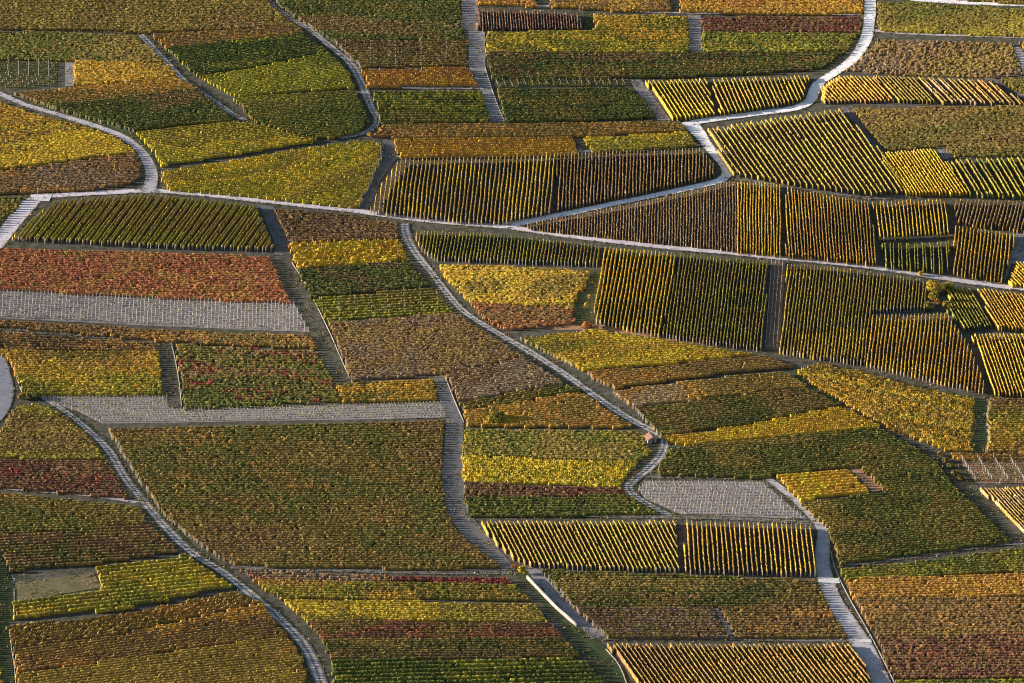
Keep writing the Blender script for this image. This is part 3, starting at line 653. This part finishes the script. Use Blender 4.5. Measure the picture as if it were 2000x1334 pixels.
P('narrow brown plot under the pale grey one', [(-45, 625), (0, 626), (200, 637), (400, 647), (608, 654), (618, 678), (335, 664), (200, 652), (0, 634), (-45, 630)], (100, 4), 'brown dbrown amber olive', sp=1.4)
P('dark brown strip below the thin pale lane at the left edge', [(-45, 640), (60, 652), (300, 670), (306, 683), (0, 680), (-45, 678)], (100, 3), 'dbrown brown amber dbrown', sp=1.7)
P('green and gold plot left of the grassy path', [(-10, 683), (308, 686), (318, 766), (48, 766), (34, 735), (18, 700)], (100, 1), 'olive amber gold ygreen green', grad=.7, sp=1.45, spot=('yellow', .4))
P('dark green plot speckled with red vines', [(344, 671), (618, 686), (638, 720), (650, 743), (663, 779), (500, 789), (360, 796), (354, 740)], (100, 1), 'green dgreen olive green brown', sp=1.75, spot=('red', .35))
P('green gold strip continuing right of the red speckled plot', [(656, 748), (843, 738), (854, 775), (668, 781)], (100, -4), 'gold olive green olive', sp=1.6)
P('pale bare strip of stakes starting beside the wide blue road', [(82, 772), (325, 770), (330, 797), (370, 800), (500, 796), (864, 786), (870, 816), (500, 822), (200, 827), (150, 802), (112, 790)], (100, -2), 'green ygreen', kind='stakes', soil='stony', h=.95, sp=1.7, stake=1.15, sw=.15, leaves=2.2)
P('huge dark olive plot right of the diagonal track', [(212, 834), (500, 829), (868, 822), (862, 930), (870, 1000), (903, 1047), (978, 1106), (800, 1108), (600, 1104), (458, 1100), (400, 1066), (320, 1000), (268, 925)], (100, 0), 'brown olive green olive olive khaki brown', sp=1.62, posts='l', ps=1.7, spot=('amber', .2))

# ---- lower left
P('olive brown plot between the wide blue road and the diagonal track', [(30, 793), (75, 788), (118, 806), (165, 844), (205, 893), (0, 891), (-45, 890), (-45, 870), (5, 840)], (100, 1), 'khaki brown olive ygreen', sp=1.35, grad=.3)
P('maroon plot at the left edge above the pale farm lane', [(-45, 897), (208, 900), (235, 945), (250, 970), (0, 948), (-45, 945)], (100, 2), 'maroon dbrown maroon brown', sp=1.7, spot=('red', .3))
P('olive plot at the left edge below the pale farm lane', [(-45, 962), (0, 962), (265, 988), (286, 1010), (288, 1020), (0, 1043), (-45, 1043)], (100, -2), 'amber khaki olive green dgreen', sp=1.6, grad=.7)
P('dark brown plot of broad rows above the mown meadow', [(-15, 1047), (0, 1047), (292, 1023), (348, 1073), (200, 1096), (20, 1112), (8, 1080)], (100, -5), 'dbrown brown olive dgreen brown', sp=2.1, w=.95)
P('bright yellow green hooked plot wrapping the mown meadow', [(187, 1108), (365, 1083), (450, 1141), (250, 1184), (30, 1206), (28, 1176), (200, 1149)], (100, -11), 'ygreen yellow olive ygreen green', sp=2.5, w=1.1, h=1.5)
P('olive orange plot of clumpy vines below the yellow green hooked plot', [(14, 1222), (255, 1196), (458, 1154), (510, 1172), (250, 1230), (28, 1262), (18, 1240)], (100, -13), 'khaki amber olive khaki dbrown', sp=2.0, lump=.55, grad=.8, jit=.3, w=.8)
P('amber plot with dark streaks near the lower left corner', [(28, 1270), (250, 1236), (512, 1178), (560, 1238), (250, 1282), (32, 1312)], (100, -13), 'amber gold dbrown olive dbrown amber', sp=1.7, grad=.85)
P('golden plot filling the lower left corner beside the diagonal track', [(33, 1316), (250, 1286), (562, 1242), (592, 1290), (604, 1385), (33, 1385)], (100, -11), 'amber khaki olive khaki yellow', sp=1.7, grad=.6)
P('green sliver of vines at the very left of the bottom edge', [(-70, 1050), (-6, 1050), (-4, 1285), (2, 1292), (4, 1385), (-70, 1385)], (100, 0), 'ygreen gold')  # upper part is unseen, added so its rows throw stripes across the grass
P('short crimson strip of vines above the lower centre plots', [(770, 1124), (1000, 1128), (1002, 1137), (770, 1133)], (100, 1), 'red maroon maroon red', sp=1.5, h=1.5)
P('sparse pinkish strip of vines left of the crimson strip', [(468, 1112), (764, 1122), (764, 1132), (500, 1127)], (100, 2), 'tan mauve rust khaki', sp=1.7, h=1.2, miss=.2, posts='r', soil='earth')
P('gold green plot below the crimson strip', [(497, 1132), (700, 1136), (1004, 1140), (1035, 1168), (545, 1166)], (100, 2), 'amber ygreen green olive gold', sp=1.6, grad=.3)
P('finely striped yellow olive plot, lower centre', [(552, 1172), (1042, 1178), (1070, 1212), (600, 1210)], (100, 1), 'khaki ygreen olive yellow', sp=1.45)
P('red brown plot below the finely striped olive one', [(603, 1214), (1074, 1216), (1100, 1244), (628, 1243)], (100, 0), 'brown dbrown maroon rust olive', sp=1.6)
P('dark olive plot just above the broad green rows', [(630, 1247), (1104, 1248), (1136, 1282), (645, 1283)], (100, 0), 'dbrown olive dgreen khaki', sp=1.6)
P('plot of broad green rows at the bottom edge', [(648, 1288), (1140, 1286), (1185, 1340), (1200, 1385), (660, 1385)], (100, -2), 'green ygreen dgreen green', sp=2.7, w=1.15, h=1.5)

# ---- lower centre and right
P('yellow plot of rows slanting down right above the lined retaining wall', [(930, 1016), (1318, 1016), (1326, 1112), (1180, 1108), (1034, 1100), (1000, 1086), (968, 1058)], (45, 88), 'gold khaki ygreen khaki', h=1.8, sp=1.4, w=.5, jit=.12, lump=.3, posts='r')
P('dark plot with nearly upright yellow rows at the wide gravel lane', [(1334, 1018), (1588, 1026), (1597, 1118), (1338, 1113)], (9, 100), 'gold khaki yellow khaki', h=T, sp=1.5, w=.45, jit=.1, lump=.12, posts='lr', base=.3)
P('dark olive plot under the slanting and upright yellow rows', [(1058, 1112), (1330, 1122), (1590, 1132), (1619, 1182), (1122, 1182)], (100, 0), 'dgreen olive brown green khaki', sp=1.55, posts='l')
P('brown plot left of the short diagonal gap', [(1126, 1186), (1393, 1186), (1420, 1240), (1186, 1240)], (100, 0), 'dbrown brown mauve olive', sp=1.55, posts='l')
P('brown olive plot right of the short diagonal gap', [(1406, 1186), (1620, 1186), (1652, 1240), (1438, 1240)], (100, 0), 'brown olive dbrown amber', sp=1.55)
P('dark plot of slanting gold rows on the bottom edge', [(1186, 1256), (1400, 1256), (1662, 1255), (1702, 1318), (1706, 1385), (1268, 1385), (1240, 1330)], (68, 90), 'brown khaki olive amber khaki', h=1.9, sp=1.45, w=.45, jit=.12, lump=.3)
P('pale gridded plot of staked young vines', [(1262, 940), (1490, 941), (1540, 985), (1578, 1014), (1330, 1004), (1262, 975), (1245, 958)], (100, 1), 'green mauve khaki', kind='stakes', soil='stony', h=1.25, sp=1.9, stake=1.15, sw=.17, leaves=2.6)
P('large dark olive plot wrapped round the small golden one', [(1285, 906), (1315, 874), (1500, 855), (1720, 836), (1828, 897), (1866, 950), (1974, 1054), (1642, 1098), (1620, 1032), (1566, 982), (1735, 960), (1678, 906), (1515, 924), (1500, 930), (1285, 924)], (100, -7), 'olive green dgreen olive khaki', sp=1.4, grad=.15)
P('small golden plot enclosed by the large dark olive one', [(1518, 928), (1650, 914), (1700, 958), (1562, 974)], (100, -8), 'gold yellow yellow gold', sp=1.9, h=1.5)
P('green gold plot above a thick dark shadow line, right of the winding track', [(1018, 660), (1140, 646), (1170, 644), (1300, 664), (1470, 690), (1300, 708), (1136, 719), (1085, 694), (1045, 672)], (100, -5), 'green olive ygreen gold yellow', sp=1.4, posts='l')
P('olive brown strip below the thick dark shadow line', [(1148, 726), (1300, 714), (1488, 694), (1548, 712), (1420, 724), (1202, 754), (1165, 740)], (100, -9), 'olive brown khaki amber', sp=1.35, posts='l')
P('olive to orange strip beside the pale notched grass strip', [(1198, 764), (1400, 738), (1533, 726), (1575, 752), (1400, 772), (1238, 792)], (100, -8), 'olive khaki gold amber tan', sp=1.4, posts='l')
P('dark olive plot sloping up to the notched grass strip', [(1242, 798), (1400, 777), (1578, 757), (1638, 788), (1450, 828), (1290, 846)], (100, -9), 'dgreen olive brown green khaki', sp=1.4, posts='l')
P('gold strip running into the hut bend of the winding track', [(1296, 852), (1450, 832), (1642, 792), (1700, 818), (1718, 830), (1500, 849), (1322, 866)], (100, -9), 'khaki yellow gold yellow', sp=1.6, lump=.4)
P('large golden plot right of the notched grass strip', [(1556, 722), (1600, 708), (1690, 726), (1800, 758), (1902, 776), (1900, 876), (1842, 874), (1738, 832), (1655, 788), (1592, 750)], (100, 4), 'gold khaki yellow gold olive gold yellow', sp=1.5, lump=.4, ps=1.2)
P('striped brown green plot at the right edge beside the shaded grass strip', [(1933, 776), (2045, 779), (2045, 882), (1930, 880)], (100, 1), 'brown olive ygreen gold brown', sp=1.5, grad=.8, posts='l')
P('thin orange strip above the posted fallow at the right edge', [(1856, 886), (2045, 884), (2045, 893), (1870, 893)], (100, 0), 'amber gold brown', sp=1.5)
P('fallow plot with lines of tall white posts at the right edge', [(1876, 898), (2045, 896), (2045, 944), (1905, 942)], (100, 1), 'mauve green tan', kind='stakes', soil='shrubby', h=1.9, sp=1.5, stake=5.2, sw=.2, leaves=7)
P('plot of fine slanting gold rows at the right edge', [(1914, 952), (2045, 950), (2045, 1075), (2000, 1036), (1960, 998)], (66, 70), 'khaki tan gold', h=1.5, sp=1.05, w=.4)
P('green strip below the dark diagonal field lane, lower right', [(1640, 1110), (1800, 1096), (1985, 1072), (2045, 1074), (2045, 1112), (1650, 1128)], (100, -5), 'green olive ygreen green', sp=1.5)
P('orange strip at the right edge, lower right', [(1651, 1131), (2045, 1116), (2045, 1161), (1800, 1164), (1668, 1165)], (100, -3), 'amber amber gold amber', sp=1.5)
P('brown plot below the orange strip, lower right', [(1669, 1168), (2045, 1164), (2045, 1234), (1712, 1238)], (100, -1), 'brown amber brown olive brown', sp=1.5)
P('maroon plot near the lower right corner', [(1714, 1241), (2045, 1237), (2045, 1317), (1745, 1320)], (100, -1), 'maroon brown maroon brown', sp=1.75, spot=('rust', .3))
P('dark green plot in the lower right corner', [(1750, 1326), (2045, 1322), (2045, 1385), (1765, 1385)], (100, -1), 'green dgreen ygreen', sp=1.8, h=1.5)

# ---- middle right
P('plot of upright thin rows where the winding track leaves the lane', [(808, 450), (900, 452), (1000, 459), (1080, 468), (1176, 480), (1172, 514), (1000, 510), (848, 503), (820, 480)], (-12, 70), 'olive khaki ygreen green', h=1.8, sp=1.2, w=.42, lump=.25, posts='r')
P('gold plot of flat rows right of the winding track', [(857, 517), (1000, 521), (1153, 529), (1143, 562), (1126, 568), (1120, 600), (920, 588), (880, 552)], (100, 2), 'olive gold yellow olive khaki', sp=1.35, grad=.3)
P('red brown plot under the gold one beside the grass hollow', [(922, 591), (1120, 603), (1118, 618), (1124, 628), (990, 642), (950, 622)], (100, 0), 'amber brown rust brown', sp=1.3)
P('large plot of bright yellow upright rows on green ground', [(1182, 482), (1240, 487), (1325, 495), (1292, 653), (1158, 626)], (-12, 70), 'yellow khaki yellow gold', h=T, sp=1.32, w=.42, jit=.12, lump=.2, soil='grass', posts='r')
P('olive plot of upright rows left of the bare strip', [(1327, 495), (1400, 501), (1500, 509), (1492, 680), (1400, 670), (1294, 653)], (-9, 70), 'khaki olive ygreen green', h=1.9, sp=1.12, w=.4, jit=.14, lump=.25, soil='dark', posts='r')
P('dark bare strip of staked vines between the upright row plots', [(1506, 510), (1534, 513), (1522, 684), (1494, 680)], (-5, 70), 'maroon mauve rust', kind='stakes', soil='earth', h=1.2, sp=1.25, stake=1.3, sw=.14, leaves=4)
P('large plot of upright green gold rows right of the bare strip', [(1538, 515), (1600, 519), (1700, 530), (1800, 546), (1812, 565), (1806, 600), (1700, 606), (1688, 708), (1600, 697), (1523, 684)], (-8, 70), 'khaki ygreen khaki olive yellow', h=1.9, sp=1.12, w=.4, jit=.12, lump=.22, posts='r')
P('plot of upright orange gold rows below the bushes', [(1704, 616), (1850, 613), (1896, 680), (1928, 765), (1830, 745), (1692, 710)], (-8, 70), 'gold amber khaki gold yellow', h=T, sp=1.25, w=.42, jit=.1, lump=.15, posts='lr', base=.3)
P('green plot of slanting clumpy rows right of the bushes', [(1852, 560), (1898, 560), (1942, 636), (1885, 640), (1850, 606)], (40, 66), 'green ygreen khaki', h=1.7, sp=1.15, w=.45, lump=.45)
P('gold plot of steep slanting rows beneath the lane at the right edge', [(1903, 561), (2045, 578), (2045, 642), (1950, 640)], (42, 66), 'gold khaki gold', h=1.9, sp=1.12, w=.42, lump=.2)
P('bright yellow plot of steep rows at the right edge above the striped plot', [(1896, 652), (2045, 651), (2045, 772), (1942, 768), (1925, 720)], (28, 80), 'yellow gold yellow khaki', h=T, sp=1.2, w=.42, jit=.1, lump=.15, base=.3)
# ------------------------------------------------------------------ low walls
def wall(label, px, h=.5, t=.3, gap=None):
    L = smooth_line(unp(np.array(px)[:, 0], np.array(px)[:, 1], h*.5), 3.0)
    org = (float(L[0, 0]), float(L[0, 1]), float(hz(L[0, 0], L[0, 1])))
    Tn = np.gradient(L, axis=0); Tn /= np.linalg.norm(Tn, axis=1)[:, None]
    N = np.stack([-Tn[:, 1], Tn[:, 0]], 1)
    z = hz(L[:, 0], L[:, 1]); n = len(L)
    hh = h*(1+.06*np.sin(np.arange(n)*1.7))
    tj = t*(1+.1*np.sin(np.arange(n)*2.3))
    V = np.stack([np.column_stack([L+N*(s*tj/2*f)[:, None], z+g]) for s, f, g in
                  ((-1, 1.1, -.3+0*hh), (-1, 1, hh), (1, 1, hh), (1, 1.1, -.3+0*hh))], 1).reshape(-1, 3)
    i = (np.arange(n-1)[:, None]*4+np.arange(3)[None]).ravel()
    F = np.vstack([np.stack([i, i+1, i+5, i+4], 1), [[0, 3, 2, 1], [n*4-4, n*4-3, n*4-2, n*4-1]]])
    V = V-np.array(org)
    o = link('stone_wall', raw_mesh('stone_wall', V, F, M['stone']), None, org)
    tag(o, label, 'wall', 'low stone walls along the paths'); return o
wall('low sunlit stone wall along the gravel strip, lower centre', [(1030, 1127), (1052, 1150), (1085, 1184), (1112, 1208), (1127, 1221)], 1.2, .6)
wall('low wall along the right side of the wide gravel lane, lower right', [(1622, 1075), (1632, 1112), (1655, 1160), (1690, 1222), (1712, 1262), (1748, 1334)], .2)
wall('low edging wall right of the grassy path beside the red plot', [(570, 512), (600, 560), (640, 640), (662, 690), (683, 738)], .26)
wall('low edging wall right of the striped path by the round bush plot', [(869, 733), (885, 775), (906, 824)], .3)
wall('low wall along the right side of the long netted grey path', [(904, 885), (906, 930), (911, 975), (915, 1000)], .26)
wall('low wall right of the grassy path beside the red speckled plot', [(334, 668), (342, 700), (350, 745), (355, 792)], .26)
wall('low wall between the striped grass and the lower left plots', [(28, 1150), (28, 1208)], .26)
wall('low wall under the amber plot at the lower left', [(22, 1262), (28, 1300), (32, 1345)], .26)
wall('low edging wall at the right of the top centre grey path', [(948, 132), (957, 162), (972, 205), (986, 237)], .26)
wall('low wall left of the green gold plot by the wide blue road', [(20, 700), (34, 740), (44, 768)], .26)
wall('low wall beside the dark slanting gold rows at the bottom edge', [(1184, 1268), (1210, 1300), (1228, 1345)], .3)

# ------------------------------------------------------------------ bushes and trees
def leaf_cloud(lobes, n, size, pal, org):
    """many leaf clumps spread through the crown, thinner towards gaps"""
    P = []; Cc = []
    lob = np.array(lobes, float); w = lob[:, 3]**3; w /= w.sum()
    k = rng.choice(len(lob), n, p=w)
    D = rng.normal(size=(n, 3)); D /= np.linalg.norm(D, axis=1)[:, None]
    R = lob[k, 3]*(.45+.6*rng.random(n)**.5)
    P = lob[k, :3]+D*R[:, None]*np.array([1, 1, .9])
    P[:, 2] = np.maximum(P[:, 2], .1)
    A = rng.normal(size=(n, 3)); A /= np.linalg.norm(A, axis=1)[:, None]
    B = np.cross(A, rng.normal(size=(n, 3))); B /= np.linalg.norm(B, axis=1)[:, None]+1e-9
    s = size*rng.uniform(.6, 1.3, n)[:, None]
    A *= s; B *= s
    V = np.stack([P-A-B*.8, P+A-B, P+A*.8+B, P-A+B*.9], 1).reshape(-1, 3)
    pal = np.array([C[c] for c in pal.split()]); c = pal[(k+rng.integers(0, 2, n)) % len(pal)]*(1+rng.normal(0, .2, (n, 1)))
    return V, np.arange(n*4).reshape(-1, 4), np.clip(c, .01, .8)

def limb(a, b_, r0, r1, V, F):
    a = Vector(a); b_ = Vector(b_); d_ = (b_-a).normalized(); u = d_.orthogonal().normalized(); v = d_.cross(u)
    k = len(V); m_ = (a+b_)/2+Vector((rng.normal(0, .06), rng.normal(0, .06), 0))
    for c_, r in ((a, r0), (m_, (r0+r1)/2), (b_, r1)):
        for i in range(6):
            t = i*math.pi/3; V.append(tuple(c_+u*math.cos(t)*r+v*math.sin(t)*r))
    for s in (0, 6):
        for i in range(6): F.append([k+s+i, k+s+(i+1) % 6, k+s+6+(i+1) % 6, k+s+6+i])

def tree(name, cat, label, px, py, height, width, pal, n=900, group=None, trunk=.12, shape='round', size=.17):
    g = unp(px, py); org = (float(g[0]), float(g[1]), float(hz(*g)))
    root = empty(name, org); tag(root, label, cat, group)
    V = []; F = []; r = width/2; lob = []
    n_l = 7 if width > 2 else 4
    low = .3 if shape == 'round' else .15
    for i in range(n_l):
        a = i*2.4+rng.random(); q = r*.5*rng.uniform(.6, 1.15)
        lob.append((math.cos(a)*q, math.sin(a)*q, height*rng.uniform(low+.15, .72), r*rng.uniform(.42, .62)))
    lob.append((0, 0, height*.72, min(r*.6, height*.3)))
    limb((0, 0, -.1), (0, 0, height*.45), trunk, trunk*.7, V, F)
    for l_ in lob[:5]: limb((0, 0, height*.3), (l_[0]*.9, l_[1]*.9, l_[2]), trunk*.5, trunk*.15, V, F)
    link('trunk', raw_mesh('trunk', np.array(V), F, M['bark']), root)
    V, F, cc = leaf_cloud(lob, n, size, pal, org)
    link('crown' if cat == 'tree' else 'foliage', raw_mesh('crown', V, F, M['leaf'], cc), root)
    return root
BG = 'bushes along the field edges'
tree('round_bush', 'bush', 'round olive bush standing alone in the orange olive plot', 970, 826, 3.6, 5.8, 'olive green ygreen dgreen', 1500, None, size=.19)
tree('bush', 'bush', 'large yellow green bush just under the lane, top of the right hand thicket', 1824, 574, 4.4, 5.6, 'ygreen yellow khaki', 1700, BG)
tree('bush', 'bush', 'low green yellow bush right of the thicket top, under the lane', 1850, 568, 2.6, 5.0, 'ygreen khaki green', 1000, BG)
tree('bush', 'bush', 'tall pale olive bush in the middle of the right hand thicket', 1822, 592, 4.2, 3.6, 'khaki ygreen khaki', 1000, BG)
tree('bush', 'bush', 'reddish bush in the heart of the right hand thicket', 1830, 598, 2.6, 3.0, 'rust mauve amber', 420, BG)
tree('bush', 'bush', 'tan and green bush at the foot of the right hand thicket', 1815, 606, 2.9, 4.0, 'tan khaki green', 900, BG)
tree('bush', 'bush', 'slim yellow bush on the right side of the thicket', 1846, 608, 4.2, 2.4, 'yellow khaki ygreen', 700, BG)
tree('bush', 'bush', 'small round yellow bush on the upper edge of the lane at the right', 1797, 538, 1.5, 1.8, 'yellow gold', 300, BG)
tree('bush', 'bush', 'autumn brown bush beside the wide blue road', 42, 780, 2.2, 3.0, 'olive amber green', 600, BG)
tree('bush', 'bush', 'low green bush at the start of the diagonal track', 66, 779, 1.8, 3.4, 'green olive dgreen', 600, BG)
tree('bush', 'bush', 'bright yellow bush at the head of the lower centre stone wall', 1020, 1122, 2.9, 2.8, 'yellow ygreen yellow', 650, BG)
tree('bush', 'bush', 'orange red shrub below the grass hollow', 1146, 640, 1.6, 3.4, 'rust orange amber', 500, BG)
tree('bush', 'bush', 'dull mauve shrub right of the orange red shrub', 1176, 643, 1.4, 3.2, 'mauve rust tan', 420, BG)
tree('bush', 'bush', 'small yellow shrub where the curved track ends above the trapezoid plot', 722, 268, 1.6, 1.6, 'yellow gold', 250, BG)
tree('bush', 'bush', 'small rust bush left of the bright yellow bush, lower centre', 1004, 1110, 1.4, 1.8, 'rust amber', 260, BG)
for k, (x, y) in enumerate(((1838, 892), (1846, 902), (1856, 914), (1866, 928), (1876, 938))):
    tree('bush', 'bush', ['topmost dull green bush in the row on the dark diagonal path, right', 'second dull green bush from the top on the dark diagonal path, right',
         'middle dull green bush of the row on the dark diagonal path, right', 'fourth dull green bush from the top on the dark diagonal path, right',
         'lowest dull green bush of the row on the dark diagonal path, right'][k], x, y, 1.5, 2.6, 'olive dgreen khaki', 330, BG)
TG = 'young trees in the grass hollow'
tree('young_tree', 'tree', 'upper of two small yellow leaved trees in the dark grass hollow', 1151, 586, 2.4, 1.6, 'tan yellow khaki', 110, TG, trunk=.06)
tree('young_tree', 'tree', 'lower and larger of two small yellow leaved trees in the grass hollow', 1145, 605, 2.9, 2.2, 'khaki yellow tan', 220, TG, trunk=.07)
tree('young_tree', 'tree', 'slim green tree at the top of the grey gap, top right of centre', 1362, 28, 3.6, 1.9, 'green ygreen olive', 420, None, trunk=.08)

# ------------------------------------------------------------------ hut at the bend
def prism(name, pts, faces, mat, parent, loc=(0, 0, 0)):
    bm = bmesh.new(); vs = [bm.verts.new(p) for p in pts]
    for f in faces: bm.faces.new([vs[i] for i in f])
    bmesh.ops.recalc_face_normals(bm, faces=bm.faces[:])
    me = bpy.data.meshes.new(name); bm.to_mesh(me); bm.free(); me.materials.append(mat)
    return link(name, me, parent, loc)
def box(name, c, s, mat, parent):
    x, y, z = c; a, b_, e = s[0]/2, s[1]/2, s[2]/2
    p = [(x+i*a, y+j*b_, z+k*e) for k in (-1, 1) for i, j in ((-1, -1), (1, -1), (1, 1), (-1, 1))]
    return prism(name, p, [(0, 1, 2, 3), (4, 5, 6, 7), (0, 1, 5, 4), (1, 2, 6, 5), (2, 3, 7, 6), (3, 0, 4, 7)], mat, parent)
g = unp(1271, 862); org = (float(g[0]), float(g[1]), float(hz(*g)))
hut = empty('stone_hut', org); hut.rotation_euler = (0, 0, math.radians(18)); tag(hut, 'small plastered hut with red tiled gable roof at the track bend', 'hut')
a, b_, hw, hr = 1.4, 1.6, 1.5, 2.3
prism('wall', [(-a, -b_, 0), (a, -b_, 0), (a, b_, 0), (-a, b_, 0), (-a, -b_, hw), (a, -b_, hw), (a, b_, hw), (-a, b_, hw), (0, -b_, hr), (0, b_, hr)],
      [(0, 1, 5, 8, 4), (3, 2, 6, 9, 7), (0, 4, 7, 3), (1, 2, 6, 5), (0, 3, 2, 1)], M['plaster'], hut)
e = .35; k = (hr-hw)/a; th = .12
def slope(s):
    x0, z0, x1, z1 = s*(a+e), hw-k*e+.02, 0, hr+.02
    return prism('roof', [(x0, -b_-e, z0), (x1, -b_-e, z1), (x1, b_+e, z1), (x0, b_+e, z0), (x0, -b_-e, z0+th), (x1, -b_-e, z1+th), (x1, b_+e, z1+th), (x0, b_+e, z0+th)],
          [(0, 1, 2, 3), (4, 5, 6, 7), (0, 1, 5, 4), (1, 2, 6, 5), (2, 3, 7, 6), (3, 0, 4, 7)], M['tiles'], hut)
slope(-1); slope(1)
box('door', (.25, -b_-.03, .8), (.75, .08, 1.6), M['wood'], hut)
box('window', (-.8, -b_-.03, 1.15), (.4, .07, .4), M['wood'], hut)

# ------------------------------------------------------------------ marker posts
def marker(label, px, py, h, t, cap=True):
    g = unp(px, py); org = (float(g[0]), float(g[1]), float(hz(*g)))
    root = empty('marker_post', org); tag(root, label, 'post')
    box('pole', (0, 0, h/2-.05), (t, t, h+.1), M['white'], root)
    if cap: box('cap', (0, 0, h+.08), (t*2.2, t*1.6, .2), M['white'], root)
marker('slim white post at the corner of the white slab, left edge', 73, 380, 2.2, .16)
marker('small white post at the lower end of the nearly upright yellow rows', 1591, 1122, 1.6, .2, False)
marker('left white post beside the mown meadow', 24, 1130, 1.1, .16, False)
marker('short thick white marker beside the mown meadow', 28, 1135, 1.0, .4, False)
marker('tall thin white post at the corner of the mown meadow', 47, 1131, 1.6, .14)

# ------------------------------------------------------------------ dry grass and weeds on the verges (nobody could count the tufts)
def tufts():
    P = []
    for E in EDGES:
        k = len(E)*9; i = rng.integers(0, len(E), k)
        P.append(E[i]+rng.normal(0, .55, (k, 2))+rng.uniform(-2, 2, (k, 1))*np.gradient(E, axis=0)[i]*.5*(np.abs(np.gradient(E, axis=0)[i]).max(1, keepdims=True) < 10))
    for A in AREAS:
        lo = A.min(0); hi = A.max(0); k = int((hi-lo).prod()*.9); Q = rng.uniform(lo, hi, (k, 2))
        ins = np.zeros(k, bool); n = len(A)
        for i in range(n):
            a, b_ = A[i], A[(i+1) % n]
            c_ = (a[1] > Q[:, 1]) != (b_[1] > Q[:, 1])
            with np.errstate(all='ignore'): xx = (b_[0]-a[0])*(Q[:, 1]-a[1])/(b_[1]-a[1])+a[0]
            ins ^= c_ & (Q[:, 0] < xx)
        Q = Q[ins]; Q = Q[patch(Q[:, 0], Q[:, 1], 5, .3) > .45]; P.append(Q)
    P = np.vstack(P); n = len(P)
    z = hz(P[:, 0], P[:, 1])+.1
    a = rng.uniform(0, 6.28, n); w = rng.uniform(.1, .3, n); h = rng.uniform(.1, .45, n)
    ca, sa = np.cos(a)*w, np.sin(a)*w; lx, ly = rng.normal(0, .12, (2, n))
    V = np.stack([np.stack([P[:, 0]-ca, P[:, 1]-sa, z], -1), np.stack([P[:, 0]+ca, P[:, 1]+sa, z], -1),
                  np.stack([P[:, 0]+ca*.8+lx, P[:, 1]+sa*.8+ly, z+h], -1), np.stack([P[:, 0]-ca*.7+lx, P[:, 1]-sa*.7+ly, z+h*.8], -1)], 1).reshape(-1, 3)
    pal = np.array([C[k] for k in 'olive khaki tan brown green dgreen'.split()])*.8
    o = link('dry_grass', raw_mesh('dry_grass', V, np.arange(n*4).reshape(-1, 4), M['leaf'], pal[rng.integers(0, 6, n)]*(1+rng.normal(0, .2, (n, 1)))))
    tag(o, 'dry grass and weeds growing in tufts along the tracks and verges', 'grass', None, 'stuff')
    return n
tufts()
